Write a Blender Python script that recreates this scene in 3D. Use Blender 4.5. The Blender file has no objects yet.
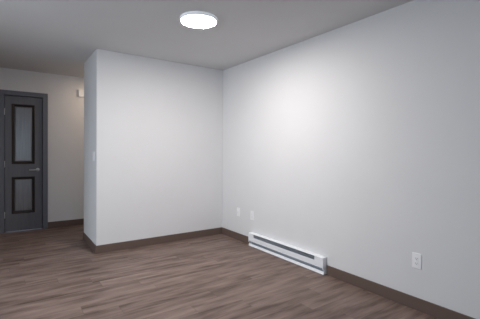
import bpy, bmesh, math
from mathutils import Matrix, Vector
C = bpy.context.scene.collection
SC = bpy.context.scene
H = 2.44          # ceiling height

# ------------------------------------------------------------------ camera
def cam_matrix(yaw, pitch, roll, loc):
    fw = Vector((math.sin(yaw) * math.cos(pitch), math.cos(yaw) * math.cos(pitch), math.sin(pitch)))
    r = Vector((math.cos(yaw), -math.sin(yaw), 0))
    u = r.cross(fw)
    c, s = math.cos(roll), math.sin(roll)
    rr, uu = c * r + s * u, -s * r + c * u
    m = Matrix((rr, uu, -fw)).transposed().to_4x4()
    m.translation = loc
    return m
cd = bpy.data.cameras.new('camera')
cd.sensor_width = 36
cd.lens = 331.39 * 36 / 480
cd.shift_y = -4.117 / 480
cd.clip_start = 0.02
cam = bpy.data.objects.new('camera', cd)
C.objects.link(cam)
cam.matrix_world = cam_matrix(0.6114, -0.0119, 0.0071, (-2.6339, -4.2108, 1.2332))
SC.camera = cam

# ------------------------------------------------------------------ world, daylight, exposure
W = bpy.data.worlds.new('world')
SC.world = W
W.use_nodes = True
W.node_tree.nodes['Background'].inputs[0].default_value = (0.55, 0.72, 1.0, 1)
W.node_tree.nodes['Background'].inputs[1].default_value = 1.0

def area_light(name, loc, direction, sx, sy, power, color):
    l = bpy.data.lights.new(name, 'AREA')
    l.shape = 'RECTANGLE'
    l.size, l.size_y, l.energy, l.color = sx, sy, power, color
    o = bpy.data.objects.new(name, l)
    C.objects.link(o)
    o.location = loc
    o.rotation_euler = Vector(direction).to_track_quat('-Z', 'Z').to_euler()
    return o
REAR_WIN = (-3.3, -1.5, 0.5, 2.12)       # x0, x1, z0, z1 in the wall behind the camera
LEFT_WIN = (-2.05, -0.65, 0.5, 2.1)      # y0, y1, z0, z1 in the wall left of the camera
area_light('daylight', (-4.38, -1.35, 1.2), (1, 0, -.55), 1.3, 1.4, 40, (0.82, 0.92, 1.0))
area_light('daylight_rear', (-2.4, -6.19, 1.31), (0, 1, -.3), 1.7, 1.5, 14, (0.70, 0.86, 1.0))
LAMP_STRENGTH = 134
HALL_STRENGTH = 31
SC.view_settings.view_transform = 'Standard'
SC.view_settings.look = 'None'
SC.view_settings.exposure = 0.1
SC.view_settings.gamma = 1.0
SC.view_settings.use_curve_mapping = False
SC.cycles.max_bounces = 12
SC.cycles.diffuse_bounces = 8
SC.cycles.use_denoising = True

# ------------------------------------------------------------------ materials
def srgb(r, g, b):
    f = lambda v: (v / 12.92) if v <= 0.04045 else ((v + 0.055) / 1.055) ** 2.4
    return (f(r / 255), f(g / 255), f(b / 255), 1)

class N:
    """small node helper"""
    def __init__(s, name):
        s.m = bpy.data.materials.new(name)
        s.m.use_nodes = True
        s.t = s.m.node_tree
        s.bsdf = s.t.nodes['Principled BSDF']
        s.out = s.t.nodes['Material Output']
    def new(s, typ, **kw):
        n = s.t.nodes.new(typ)
        for k, v in kw.items():
            setattr(n, k, v)
        return n
    def put(s, inp, v):
        if isinstance(v, bpy.types.NodeSocket):
            s.t.links.new(v, inp)
        else:
            inp.default_value = v
    def math(s, op, a, b=0.0):
        n = s.new('ShaderNodeMath', operation=op)
        s.put(n.inputs[0], a)
        s.put(n.inputs[1], b)
        return n.outputs[0]
    def noise(s, vec, scale, detail=2, rough=.5):
        n = s.new('ShaderNodeTexNoise')
        s.put(n.inputs['Vector'], vec)
        n.inputs['Scale'].default_value = scale
        n.inputs['Detail'].default_value = detail
        n.inputs['Roughness'].default_value = rough
        return n.outputs['Fac']
    def ramp(s, fac, stops):
        n = s.new('ShaderNodeValToRGB')
        e = n.color_ramp.elements
        while len(e) < len(stops):
            e.new(0.5)
        for i, (p, c) in enumerate(stops):
            e[i].position = p
            e[i].color = c
        s.put(n.inputs[0], fac)
        return n.outputs[0]
    def bump(s, h, strength, dist):
        n = s.new('ShaderNodeBump')
        n.inputs['Strength'].default_value = strength
        n.inputs['Distance'].default_value = dist
        s.put(n.inputs['Height'], h)
        s.put(s.bsdf.inputs['Normal'], n.outputs[0])
    def coords(s):
        return s.new('ShaderNodeTexCoord').outputs['Object']

def paint(name, col, rough=.6, bump=0.0, scale=120, spec=.3, metal=0.0, mottling=.03):
    n = N(name)
    co = n.coords()
    f = n.noise(co, 3.0, 3)
    lo = tuple(c * (1 - mottling) for c in col[:3]) + (1,)
    n.put(n.bsdf.inputs['Base Color'], n.ramp(f, [(.3, lo), (.7, col)]))
    n.bsdf.inputs['Roughness'].default_value = rough
    n.bsdf.inputs['Specular IOR Level'].default_value = spec
    n.bsdf.inputs['Metallic'].default_value = metal
    if bump:
        n.bump(n.noise(co, scale, 3), bump, .002)
    return n.m

WALL = paint('wall_paint', (0.765, 0.765, 0.77, 1), .75, .12, 140, .2, mottling=.015)
CEIL = paint('ceiling_paint', (0.64, 0.64, 0.645, 1), .9, .2, 110, .1, mottling=.015)
BASE = paint('baseboard_vinyl', srgb(106, 89, 81), .5, .05, 60, .3)
DOOR = None
WHITE = paint('white_enamel', (0.90, 0.92, 0.95, 1), .35, 0, 1, .5, mottling=.01)
PLASTIC = paint('white_plastic', (0.93, 0.93, 0.94, 1), .4, 0, 1, .5, mottling=.01)
SLOTDARK = paint('socket_dark', (0.05, 0.05, 0.05, 1), .6)
CHROME = paint('satin_nickel', (0.72, 0.72, 0.72, 1), .28, 0, 1, .5, 1.0, .01)
FIN = paint('heater_fins', (0.55, 0.60, 0.66, 1), .45, 0, 1, .5, .3)
CAVITY = paint('heater_cavity', (0.45, 0.48, 0.53, 1), .6)
FRAMEW = paint('window_vinyl', (0.8, 0.8, 0.8, 1), .4)

def door_material(name, col, contrast, rough=.42):
    n = N(name)
    co = n.coords()
    mp = n.new('ShaderNodeMapping')
    n.put(mp.inputs['Vector'], co)
    mp.inputs['Scale'].default_value = (60, 60, 2.2)
    f = n.noise(mp.outputs[0], 1.0, 4, .6)
    lo = tuple(c * (1 - contrast) for c in col[:3]) + (1,)
    hi = tuple(c * (1 + contrast) for c in col[:3]) + (1,)
    n.put(n.bsdf.inputs['Base Color'], n.ramp(f, [(.3, lo), (.7, hi)]))
    n.bsdf.inputs['Roughness'].default_value = rough
    n.bsdf.inputs['Specular IOR Level'].default_value = .4
    n.bump(f, .15, .001)
    return n.m
DOOR = door_material('door_paint', srgb(104, 105, 111), .08)
MOULD = door_material('door_moulding_shaded', srgb(50, 44, 42), .05)  # reddish brown-black, with the recess shading put into the colour
PANEL = door_material('door_panel_paint', srgb(110, 111, 116), .12, .27)
PANEL.node_tree.nodes['Principled BSDF'].inputs['Specular IOR Level'].default_value = 1.0
CASING = door_material('casing_paint', srgb(107, 110, 119), .04)

def floor_material():
    n = N('vinyl_plank')
    co = n.coords()
    sep = n.new('ShaderNodeSeparateXYZ')
    n.put(sep.inputs[0], co)
    x, y = sep.outputs[0], sep.outputs[1]
    PW, PL = 0.152, 1.22
    yr = n.math('DIVIDE', y, PW)
    row = n.math('FLOOR', yr)
    wn = n.new('ShaderNodeTexWhiteNoise', noise_dimensions='1D')
    n.put(wn.inputs['W'], row)
    xs = n.math('ADD', n.math('DIVIDE', x, PL), n.math('MULTIPLY', wn.outputs['Value'], 7.0))
    col = n.math('FLOOR', xs)
    cmb = n.new('ShaderNodeCombineXYZ')
    n.put(cmb.inputs[0], row)
    n.put(cmb.inputs[1], col)
    wn2 = n.new('ShaderNodeTexWhiteNoise', noise_dimensions='2D')
    n.put(wn2.inputs['Vector'], cmb.outputs[0])
    pid = wn2.outputs['Value']
    # grain runs along x, shifted for every plank
    g = n.new('ShaderNodeCombineXYZ')
    n.put(g.inputs[0], n.math('ADD', n.math('MULTIPLY', x, 3.2), n.math('MULTIPLY', pid, 37.0)))
    n.put(g.inputs[1], n.math('MULTIPLY', y, 21.0))
    n.put(g.inputs[2], n.math('MULTIPLY', pid, 91.0))
    broad = n.noise(g.outputs[0], 0.75, 3, .55)
    g2 = n.new('ShaderNodeCombineXYZ')
    n.put(g2.inputs[0], n.math('ADD', n.math('MULTIPLY', x, 5.0), n.math('MULTIPLY', pid, 53.0)))
    n.put(g2.inputs[1], n.math('MULTIPLY', y, 150.0))
    n.put(g2.inputs[2], n.math('MULTIPLY', pid, 17.0))
    fine = n.noise(g2.outputs[0], 1.0, 3, .6)
    v = n.math('ADD', n.math('MULTIPLY', broad, .70), n.math('MULTIPLY', fine, .22))
    v = n.math('ADD', v, n.math('MULTIPLY', pid, .06))
    c = n.ramp(v, [(.34, srgb(82, 66, 59)), (.42, srgb(106, 88, 80)), (.51, srgb(124, 105, 97)), (.66, srgb(144, 125, 116))])
    # thin joints between planks
    fy = n.math('FRACT', yr)
    fx = n.math('FRACT', xs)
    ey = n.math('LESS_THAN', n.math('MINIMUM', fy, n.math('SUBTRACT', 1.0, fy)), .009)
    ex = n.math('LESS_THAN', n.math('MINIMUM', fx, n.math('SUBTRACT', 1.0, fx)), .0012)
    gap = n.math('MAXIMUM', ey, ex)
    mix = n.new('ShaderNodeMix', data_type='RGBA')
    n.put(mix.inputs['Factor'], n.math('MULTIPLY', gap, .4))
    n.put(mix.inputs['A'], c)
    mix.inputs['B'].default_value = srgb(50, 40, 37)
    n.put(n.bsdf.inputs['Base Color'], mix.outputs['Result'])
    n.put(n.bsdf.inputs['Roughness'], n.math('ADD', .42, n.math('MULTIPLY', fine, .15)))
    n.bsdf.inputs['Specular IOR Level'].default_value = .35
    n.bump(n.math('SUBTRACT', fine, n.math('MULTIPLY', gap, 1.5)), .12, .001)
    return n.m
FLOOR = floor_material()

def emitter(name, col, strength):
    n = N(name)
    e = n.new('ShaderNodeEmission')
    e.inputs[0].default_value = col
    e.inputs[1].default_value = strength
    n.t.links.new(e.outputs[0], n.out.inputs[0])
    return n.m

RING = paint('opal_rim', (0.85, 0.87, 0.9, 1), .5)
RB = RING.node_tree.nodes['Principled BSDF']      # the opal rim of the lamp glows faintly
RB.inputs['Emission Color'].default_value = (.85, .93, 1, 1)
RB.inputs['Emission Strength'].default_value = .22

def glass_material():
    n = N('window_glass')
    tr = n.new('ShaderNodeBsdfTransparent')
    gl = n.new('ShaderNodeBsdfGlossy')
    gl.inputs['Roughness'].default_value = .02
    fr = n.new('ShaderNodeFresnel')
    fr.inputs[0].default_value = 1.45
    mx = n.new('ShaderNodeMixShader')
    n.t.links.new(fr.outputs[0], mx.inputs[0])
    n.t.links.new(tr.outputs[0], mx.inputs[1])
    n.t.links.new(gl.outputs[0], mx.inputs[2])
    n.t.links.new(mx.outputs[0], n.out.inputs[0])
    return n.m
GLASS = glass_material()

# ------------------------------------------------------------------ mesh helpers
def add_box(bm, x0, x1, y0, y1, z0, z1):
    vs = [bm.verts.new((x, y, z)) for x in (x0, x1) for y in (y0, y1) for z in (z0, z1)]
    for f in ((0, 1, 3, 2), (4, 6, 7, 5), (0, 4, 5, 1), (2, 3, 7, 6), (0, 2, 6, 4), (1, 5, 7, 3)):
        bm.faces.new([vs[i] for i in f])
    return vs
def add_prism(bm, pts, axis, a, b):
    """closed polygon pts extruded along axis from a to b (pts hold the two other coordinates in order)"""
    def P(p, t):
        c = list(p)
        c.insert(axis, t)
        return c
    A = [bm.verts.new(P(p, a)) for p in pts]
    B = [bm.verts.new(P(p, b)) for p in pts]
    bm.faces.new(A)
    bm.faces.new(B[::-1])
    for i in range(len(pts)):
        j = (i + 1) % len(pts)
        bm.faces.new([A[j], A[i], B[i], B[j]])
def add_lathe(bm, prof, center, axis='Z', seg=48):
    """profile [(radius, height)...] turned about an axis through center"""
    rings = []
    for r, h in prof:
        ring = []
        for k in range(seg):
            a = 2 * math.pi * k / seg
            u, v = r * math.cos(a), r * math.sin(a)
            p = {'Z': (u, v, h), 'Y': (u, h, v), 'X': (h, u, v)}[axis]
            ring.append(bm.verts.new(Vector(center) + Vector(p)))
        rings.append(ring)
    for A, B in zip(rings, rings[1:]):
        for k in range(seg):
            bm.faces.new((A[k], A[(k + 1) % seg], B[(k + 1) % seg], B[k]))
    bm.faces.new(rings[0])
    bm.faces.new(rings[-1][::-1])
def add_tube(bm, pts, radii, seg=16):
    rings = []
    for i, p in enumerate(pts):
        p = Vector(p)
        d = (Vector(pts[min(i + 1, len(pts) - 1)]) - Vector(pts[max(i - 1, 0)])).normalized()
        up = Vector((0, 0, 1)) if abs(d.z) < .9 else Vector((1, 0, 0))
        s = d.cross(up).normalized()
        t = s.cross(d)
        rings.append([bm.verts.new(p + (s * math.cos(a) + t * math.sin(a)) * radii[i])
                      for a in (2 * math.pi * k / seg for k in range(seg))])
    for A, B in zip(rings, rings[1:]):
        for k in range(seg):
            bm.faces.new((A[k], A[(k + 1) % seg], B[(k + 1) % seg], B[k]))
    bm.faces.new(rings[0])
    bm.faces.new(rings[-1][::-1])
def obj(name, bm, mat, parent=None, bevel=0.0, smooth=False):
    bmesh.ops.recalc_face_normals(bm, faces=bm.faces)
    me = bpy.data.meshes.new(name)
    if smooth:
        for f in bm.faces:
            f.smooth = True
    bm.to_mesh(me)
    bm.free()
    me.materials.append(mat)
    o = bpy.data.objects.new(name, me)
    C.objects.link(o)
    if parent:
        o.parent = parent
        o.matrix_parent_inverse = Matrix.Translation(-parent.location)
    if bevel:
        b = o.modifiers.new('bevel', 'BEVEL')
        b.width, b.segments, b.limit_method = bevel, 2, 'ANGLE'
    if smooth:
        e = o.modifiers.new('edges', 'EDGE_SPLIT')
        e.split_angle = math.radians(35)
    return o
def struct(name, bm, mat, bevel=0.0):
    o = obj(name, bm, mat, None, bevel)
    o['kind'] = 'structure'
    return o
def thing(name, label, cat, loc, group=None):
    o = bpy.data.objects.new(name, None)
    o.empty_display_size = .05
    C.objects.link(o)
    o.location = loc
    o['label'], o['category'] = label, cat
    if group:
        o['group'] = group
    return o
def label(o, text):
    o['label'] = text
    return o
B = bmesh.new

# ------------------------------------------------------------------ room shell
XL, YR, XB, D2, YF = -4.40, -6.20, -1.768, 0.80, 1.80
T = .12
DX0, DX1, DH = -2.672, -2.190, 2.044       # door opening in the hall wall
JX = -3.35                                  # end of the added, unseen partition; sets how much daylight enters the hall

b = B(); add_box(b, XL - T, T, YR - T, YF + .6, -.12, 0); struct('floor', b, FLOOR)
b = B(); add_box(b, XL - T, T, YR - T, YF + .6, H, H + .12); struct('ceiling', b, CEIL)
b = B(); add_box(b, 0, T, YR - T, YF + .6, 0, H); struct('wall_right', b, WALL)
b = B(); add_prism(b, [(XB, 0), (0, 0), (0, T), (XB + T, T)], 2, 0, H); struct('wall_back', b, WALL, .003)
b = B(); add_prism(b, [(XB, 0), (XB + T, T), (XB + T, D2 - T), (XB, D2)], 2, 0, H); struct('wall_hall_side', b, WALL, .003)
b = B(); add_prism(b, [(XB, D2), (XB + T, D2 - T), (0, D2 - T), (0, D2)], 2, 0, H); struct('wall_passage', b, WALL)
b = B()
add_box(b, XL, DX0 - .02, YF, YF + T, 0, H)
add_box(b, DX1 + .02, 0, YF, YF + T, 0, H)
add_box(b, DX0 - .02, DX1 + .02, YF, YF + T, DH + .02, H)
struct('wall_hall', b, WALL)
b = B(); add_box(b, XL, JX, 0, T, 0, H); struct('wall_partition_added', b, WALL)  # unseen partition, added to keep the hall dark
# left wall with its window
y0, y1, z0, z1 = LEFT_WIN
b = B()
add_box(b, XL - T, XL, YR - T, y0, 0, H); add_box(b, XL - T, XL, y1, YF + .6, 0, H)
add_box(b, XL - T, XL, y0, y1, 0, z0); add_box(b, XL - T, XL, y0, y1, z1, H)
struct('wall_left', b, WALL)
def frame_boxes(b, u0, u1, z0, z1, w, mk):
    mk(b, u0, u0 + w, z0, z1); mk(b, u1 - w, u1, z0, z1)
    mk(b, u0 + w, u1 - w, z0, z0 + w); mk(b, u0 + w, u1 - w, z1 - w, z1)
    mk(b, (u0 + u1) / 2 - w / 2, (u0 + u1) / 2 + w / 2, z0 + w, z1 - w)
b = B(); frame_boxes(b, y0, y1, z0, z1, .05, lambda b, u, v, p, q: add_box(b, XL - .09, XL - .03, u, v, p, q))
w1 = struct('window_1', b, FRAMEW)
b = B(); add_box(b, XL - .062, XL - .058, y0 + .05, y1 - .05, z0 + .05, z1 - .05); obj('window_pane', b, GLASS, w1)
x0, x1, z0, z1 = REAR_WIN
b = B()
add_box(b, XL, x0, YR - T, YR, 0, H); add_box(b, x1, 0, YR - T, YR, 0, H)
add_box(b, x0, x1, YR - T, YR, 0, z0); add_box(b, x0, x1, YR - T, YR, z1, H)
struct('wall_rear', b, WALL)
b = B(); frame_boxes(b, x0, x1, z0, z1, .05, lambda b, u, v, p, q: add_box(b, u, v, YR - .09, YR - .03, p, q))
w2 = struct('window_2', b, FRAMEW)
b = B(); add_box(b, x0 + .05, x1 - .05, YR - .062, YR - .058, z0 + .05, z1 - .05); obj('window_pane', b, GLASS, w2)

# ------------------------------------------------------------------ baseboards
BH, BT = .096, .012
HY0, HY1 = -1.992, -.735                    # the heater's ends on the right wall
b = B()
add_box(b, -BT, 0, YR, HY0 - .006, 0, BH)
add_box(b, -BT, 0, HY1 + .006, 0, 0, BH)
struct('baseboard_right', b, BASE, .002)
b = B(); add_prism(b, [(XB - BT, -BT), (-BT, -BT), (-BT, 0), (XB, 0)], 2, 0, BH); struct('baseboard_back', b, BASE, .002)
b = B(); add_prism(b, [(XB - BT, -BT), (XB, 0), (XB, D2), (XB - BT, D2 + BT)], 2, 0, BH); struct('baseboard_hall_side', b, BASE, .002)
b = B(); add_prism(b, [(XB - BT, D2 + BT), (XB, D2), (0, D2), (0, D2 + BT)], 2, 0, BH); struct('baseboard_passage', b, BASE, .002)
CW = .068                                   # door casing width
b = B()
add_box(b, DX1 + CW + .004, 0, YF - BT, YF, 0, BH)
add_box(b, XL, DX0 - CW - .004, YF - BT, YF, 0, BH)
struct('baseboard_hall', b, BASE, .002)
b = B(); add_box(b, XL, XL + BT, YR, YF, 0, BH); struct('baseboard_left', b, BASE, .002)
b = B(); add_box(b, XL, 0, YR, YR + BT, 0, BH); struct('baseboard_rear', b, BASE, .002)
b = B(); add_box(b, XL, JX, -BT, 0, 0, BH); struct('baseboard_partition_added', b, BASE, .002)  # goes with the added partition

# ------------------------------------------------------------------ hall door with its casing
b = B()
CY = YF - .016
zi, zo = DH + .004, DH + .004 + CW
xi0, xi1 = DX0 - .004, DX1 + .004
add_prism(b, [(xi0 - CW, 0), (xi0, 0), (xi0, zi), (xi0 - CW, zo)], 1, CY, YF)
add_prism(b, [(xi1, 0), (xi1 + CW, 0), (xi1 + CW, zo), (xi1, zi)], 1, CY, YF)
add_prism(b, [(xi0, zi), (xi1, zi), (xi1 + CW, zo), (xi0 - CW, zo)], 1, CY, YF)
# jambs and stops lining the opening
add_box(b, DX0 - .02, DX0 - .003, YF, YF + T, 0, DH + .02)
add_box(b, DX1 + .003, DX1 + .02, YF, YF + T, 0, DH + .02)
add_box(b, DX0 - .003, DX1 + .003, YF, YF + T, DH + .003, DH + .02)
add_box(b, DX0 - .003, DX0 + .010, YF + .052, YF + .08, 0, DH + .003)
add_box(b, DX1 - .010, DX1 + .003, YF + .052, YF + .08, 0, DH + .003)
add_box(b, DX0 + .010, DX1 - .010, YF + .052, YF + .08, DH - .010, DH + .003)
struct('trim_1', b, CASING, .002)

DY = YF + .012                              # face of the slab
def slab_with_panels(b, x0, x1, z0, z1, y0, y1, holes):
    """a slab whose front face has rectangular recesses"""
    zs = sorted({z0, z1} | {h[2] for h in holes} | {h[3] for h in holes})
    hx0, hx1 = holes[0][0], holes[0][1]
    add_box(b, x0, hx0, y0, y1, z0, z1)
    add_box(b, hx1, x1, y0, y1, z0, z1)
    for a, c in zip(zs, zs[1:]):
        rec = any(abs(h[2] - a) < 1e-6 and abs(h[3] - c) < 1e-6 for h in holes)
        add_box(b, hx0, hx1, y0 + (.018 if rec else 0), y1, a, c)
HOLES = [(-2.586, -2.290, 1.020, 1.922), (-2.586, -2.290, .270, .826)]
b = B()
slab_with_panels(b, DX0 + .003, DX1 - .003, .010, DH - .003, DY, DY + .038, HOLES)
bmesh.ops.remove_doubles(b, verts=b.verts, dist=1e-5)
door = struct('door_1', b, DOOR)
for hx0, hx1, hz0, hz1 in HOLES:
    # moulding ring: rises at the slab, dips, meets the raised field
    b = B()
    prof = [(0, .0175), (0, -.002), (.009, -.006), (.017, -.002), (.028, .010), (.038, .012), (.038, .0175)]
    rings = []
    for d, y in prof:
        rings.append([b.verts.new(p) for p in ((hx0 + d, DY + y, hz0 + d), (hx1 - d, DY + y, hz0 + d),
                                               (hx1 - d, DY + y, hz1 - d), (hx0 + d, DY + y, hz1 - d))])
    n = len(rings)
    for i in range(n):
        A, R2 = rings[i], rings[(i + 1) % n]
        for k in range(4):
            b.faces.new((A[k], A[(k + 1) % 4], R2[(k + 1) % 4], R2[k]))
    obj('panel_moulding', b, MOULD, door)
    b = B()
    fx0, fx1, fz0, fz1 = hx0 + .0385, hx1 - .0385, hz0 + .0385, hz1 - .0385
    P = [[(fx0, fz0), (fx1, fz0), (fx1, fz1), (fx0, fz1)],
         [(fx0 + .012, fz0 + .012), (fx1 - .012, fz0 + .012), (fx1 - .012, fz1 - .012), (fx0 + .012, fz1 - .012)]]
    V = [[b.verts.new((x, y, z)) for x, z in q] for q, y in ((P[0], DY + .0175), (P[0], DY + .008), (P[1], DY + .003))]
    for A, R2 in zip(V, V[1:]):
        for k in range(4):
            b.faces.new((A[k], A[(k + 1) % 4], R2[(k + 1) % 4], R2[k]))
    b.faces.new(V[0]); b.faces.new(V[2])
    obj('door_panel', b, PANEL, door)
# lever handle
HX, HZ = -2.252, .930
b = B()
add_lathe(b, [(.026, 0), (.026, -.004), (.022, -.009), (.012, -.011), (.011, -.040), (.012, -.043)], (HX, DY, HZ), 'Y', 32)
hd = label(obj('door_handle', b, CHROME, door, smooth=True), 'satin nickel lever handle')
b = B()
add_tube(b, [(HX + .012, DY - .046, HZ), (HX + .002, DY - .047, HZ), (HX - .03, DY - .049, HZ - .001), (HX - .075, DY - .047, HZ - .002), (HX - .112, DY - .041, HZ - .002), (HX - .116, DY - .039, HZ - .002)],
         [.004, .0115, .0105, .0095, .0085, .004])
obj('lever', b, CHROME, hd, smooth=True)
for z in (1.80, 1.02, .26):
    b = B()
    add_lathe(b, [(.004, -.048), (.0065, -.044), (.0065, .044), (.004, .048)], (DX0 - .001, DY - .008, z), 'Z', 16)
    label(obj('hinge', b, CHROME, door, smooth=True), 'nickel hinge knuckle')

# ------------------------------------------------------------------ ceiling lights
def ceiling_light(text, cx, cy, R, col, strength):
    t = thing('ceiling_light', text, 'light', (cx, cy, H))
    b = B()
    add_lathe(b, [(R + .004, 0), (R + .006, -.004), (R + .005, -.026), (R + .003, -.0295), (R - .003, -.030), (R - .005, -.028), (R - .005, -.001)], (cx, cy, H), 'Z', 64)
    obj('trim_ring', b, RING, t, smooth=True)
    b = B()
    r = R - .007
    add_lathe(b, [(r, -.012), (r, -.0285), (r * .985, -.031), (r * .95, -.0325), (r * .8, -.034), (r * .4, -.035), (.002, -.0355)], (cx, cy, H), 'Z', 64)
    obj('diffuser', b, emitter('lamp_glow', col, strength), t, smooth=True)
    return t
ceiling_light('round white flush ceiling light, lit, the only one in view', -1.208, -1.507, .163, (1.0, .945, .905, 1), LAMP_STRENGTH)
ceiling_light('warm flush ceiling light in the passage behind the white wall block', -1.28, 1.32, .13, (1.0, .78, .60, 1), HALL_STRENGTH)

# ------------------------------------------------------------------ electric baseboard heater
t = thing('baseboard_heater', 'long white electric baseboard heater with dark slots at foot of right wall', 'heater', (0, (HY0 + HY1) / 2, 0))
b = B()   # wall channel: back plate and the recessed lip along the floor
add_prism(b, [(-.002, .004), (-.050, .004), (-.039, .032), (-.036, .032), (-.046, .007), (-.005, .007), (-.005, .165), (-.002, .165)], 1, HY0, HY1)
obj('back_plate', b, WHITE, t)
b = B()   # dark cavity
add_box(b, -.0075, -.0055, HY0 + .02, HY1 - .02, .008, .160)
obj('reflector', b, CAVITY, t)
SA, SB = -1.876, -.845                      # slot ends
b = B()   # bent front cover: face, rolled shoulder and top
fx = -.056
add_prism(b, [(fx, .070), (fx, .126), (fx + .002, .126), (fx + .002, .072), (fx + .010, .066), (fx + .009, .064)], 1, HY0 + .008, HY1 - .012)
obj('front_cover', b, WHITE, t)
b = B()
add_prism(b, [(-.002, .174), (-.040, .174), (-.049, .172), (-.0535, .167), (-.052, .1665), (-.048, .170), (-.040, .172), (-.002, .172)], 1, HY0 + .008, HY1 - .012)
obj('top_cover', b, WHITE, t, smooth=True)
for name, a, c in (('junction_cover', HY0 + .008, SA), ('junction_cover', SB, HY1 - .012)):
    b = B()
    add_box(b, -.0555, -.050, a, c, .122, .169)
    obj(name, b, WHITE, t)
for a, c in ((HY0, HY0 + .007), (HY1 - .011, HY1 - .004)):
    b = B()
    add_prism(b, [(-.014, .006), (-.046, .006), (-.039, .032), (-.039, .056), (-.057, .056), (-.057, .164), (-.051, .172), (-.040, .175), (-.001, .175), (-.001, .100), (-.014, .100)], 1, a, c)
    obj('end_cap', b, WHITE, t, .001)
b = B()   # finned element seen through the slots
for k in range(98):
    y = SA + .01 + k * (SB - SA - .02) / 97
    add_box(b, -.052, -.012, y, y + .0012, .075, .160)
add_tube(b, [(-.029, SA + .002, .110), (-.029, SB - .002, .110)], [.006, .006], 10)
obj('heating_element', b, FIN, t)
b = B()
add_box(b, -.0545, -.0525, SA, SB, .146, .148)
obj('slot_louvre', b, FIN, t)

# ------------------------------------------------------------------ wall plates
def plate(name, text, cat, y, z, group, kind):
    """a 75 x 120 mm cover plate on the right wall"""
    t = thing(name, text, cat, (0, y, z), group)
    b = B()
    add_box(b, -.006, 0, y - .036, y + .036, z - .059, z + .059)
    obj('cover_plate', b, PLASTIC, t, .0025)
    if kind == 'duplex':
        for s in (-1, 1):
            b = B()
            cz = z + s * .0195
            pts = [(y + .0165 * math.cos(a), cz + max(-.0125, min(.0125, .0165 * math.sin(a)))) for a in (2 * math.pi * k / 32 for k in range(32))]
            add_prism(b, pts, 0, -.0085, -.005)
            r = obj('receptacle', b, PLASTIC, t)
            b = B()
            add_box(b, -.0092, -.0080, y - .0075, y - .0055, cz - .003, cz + .006)
            add_box(b, -.0092, -.0080, y + .0050, y + .0070, cz - .003, cz + .005)
            add_lathe(b, [(.0024, -.0092), (.0024, -.0080)], (0, y, cz - .0075), 'X', 12)
            obj('slot', b, SLOTDARK, r)
        b = B()
        add_lathe(b, [(.003, -.005), (.003, -.0068), (.002, -.0075)], (0, y, z), 'X', 12)
        obj('screw', b, CHROME, t)
    else:
        b = B()
        add_box(b, -.0085, -.005, y - .0165, y + .0165, z - .033, z + .033)
        ins = obj('insert', b, PLASTIC, t, .001)
        b = B()
        add_lathe(b, [(.006, -.0085), (.006, -.012), (.0045, -.018), (.002, -.018)], (0, y, z), 'X', 16)
        obj('jack', b, CHROME, ins)
    return t
plate('wall_jack', 'small white jack plate on right wall nearest the room corner', 'jack', -.430, .390, None, 'jack')
plate('wall_outlet', 'white duplex outlet just above left end of the baseboard heater', 'outlet', -.748, .392, 'duplex outlets on the right wall', 'duplex')
plate('wall_outlet', 'white duplex outlet alone on right wall, well right of the heater', 'outlet', -2.887, .384, 'duplex outlets on the right wall', 'duplex')

# light switch on the side of the wall block, facing the hall
sy, sz = .140, 1.160
t = thing('light_switch', 'white light switch plate on the narrow wall face turned to the hall', 'switch', (XB, sy, sz))
b = B(); add_box(b, XB - .006, XB, sy - .058, sy + .058, sz - .058, sz + .058)
obj('cover_plate', b, PLASTIC, t, .0025)
for s in (-1, 1):
    b = B()
    cy = sy + s * .023
    add_prism(b, [(XB - .005, sz - .033), (XB - .010, sz - .033), (XB - .0065, sz), (XB - .008, sz + .033), (XB - .005, sz + .033)], 1, cy - .0165, cy + .0165)
    obj('rocker', b, PLASTIC, t)

# small box high on the hall wall
bx0, bx1, bz0, bz1 = -1.682, -1.560, 2.118, 2.234
t = thing('door_chime', 'small white box mounted high on the hall wall, half hidden by the corner', 'chime', ((bx0 + bx1) / 2, YF, bz0))
b = B(); add_box(b, bx0 + .004, bx1 - .004, YF - .010, YF, bz0 + .004, bz1 - .004); obj('back_plate', b, PLASTIC, t)
b = B(); add_box(b, bx0, bx1, YF - .030, YF - .010, bz0, bz1); obj('cover', b, PLASTIC, t, .004)
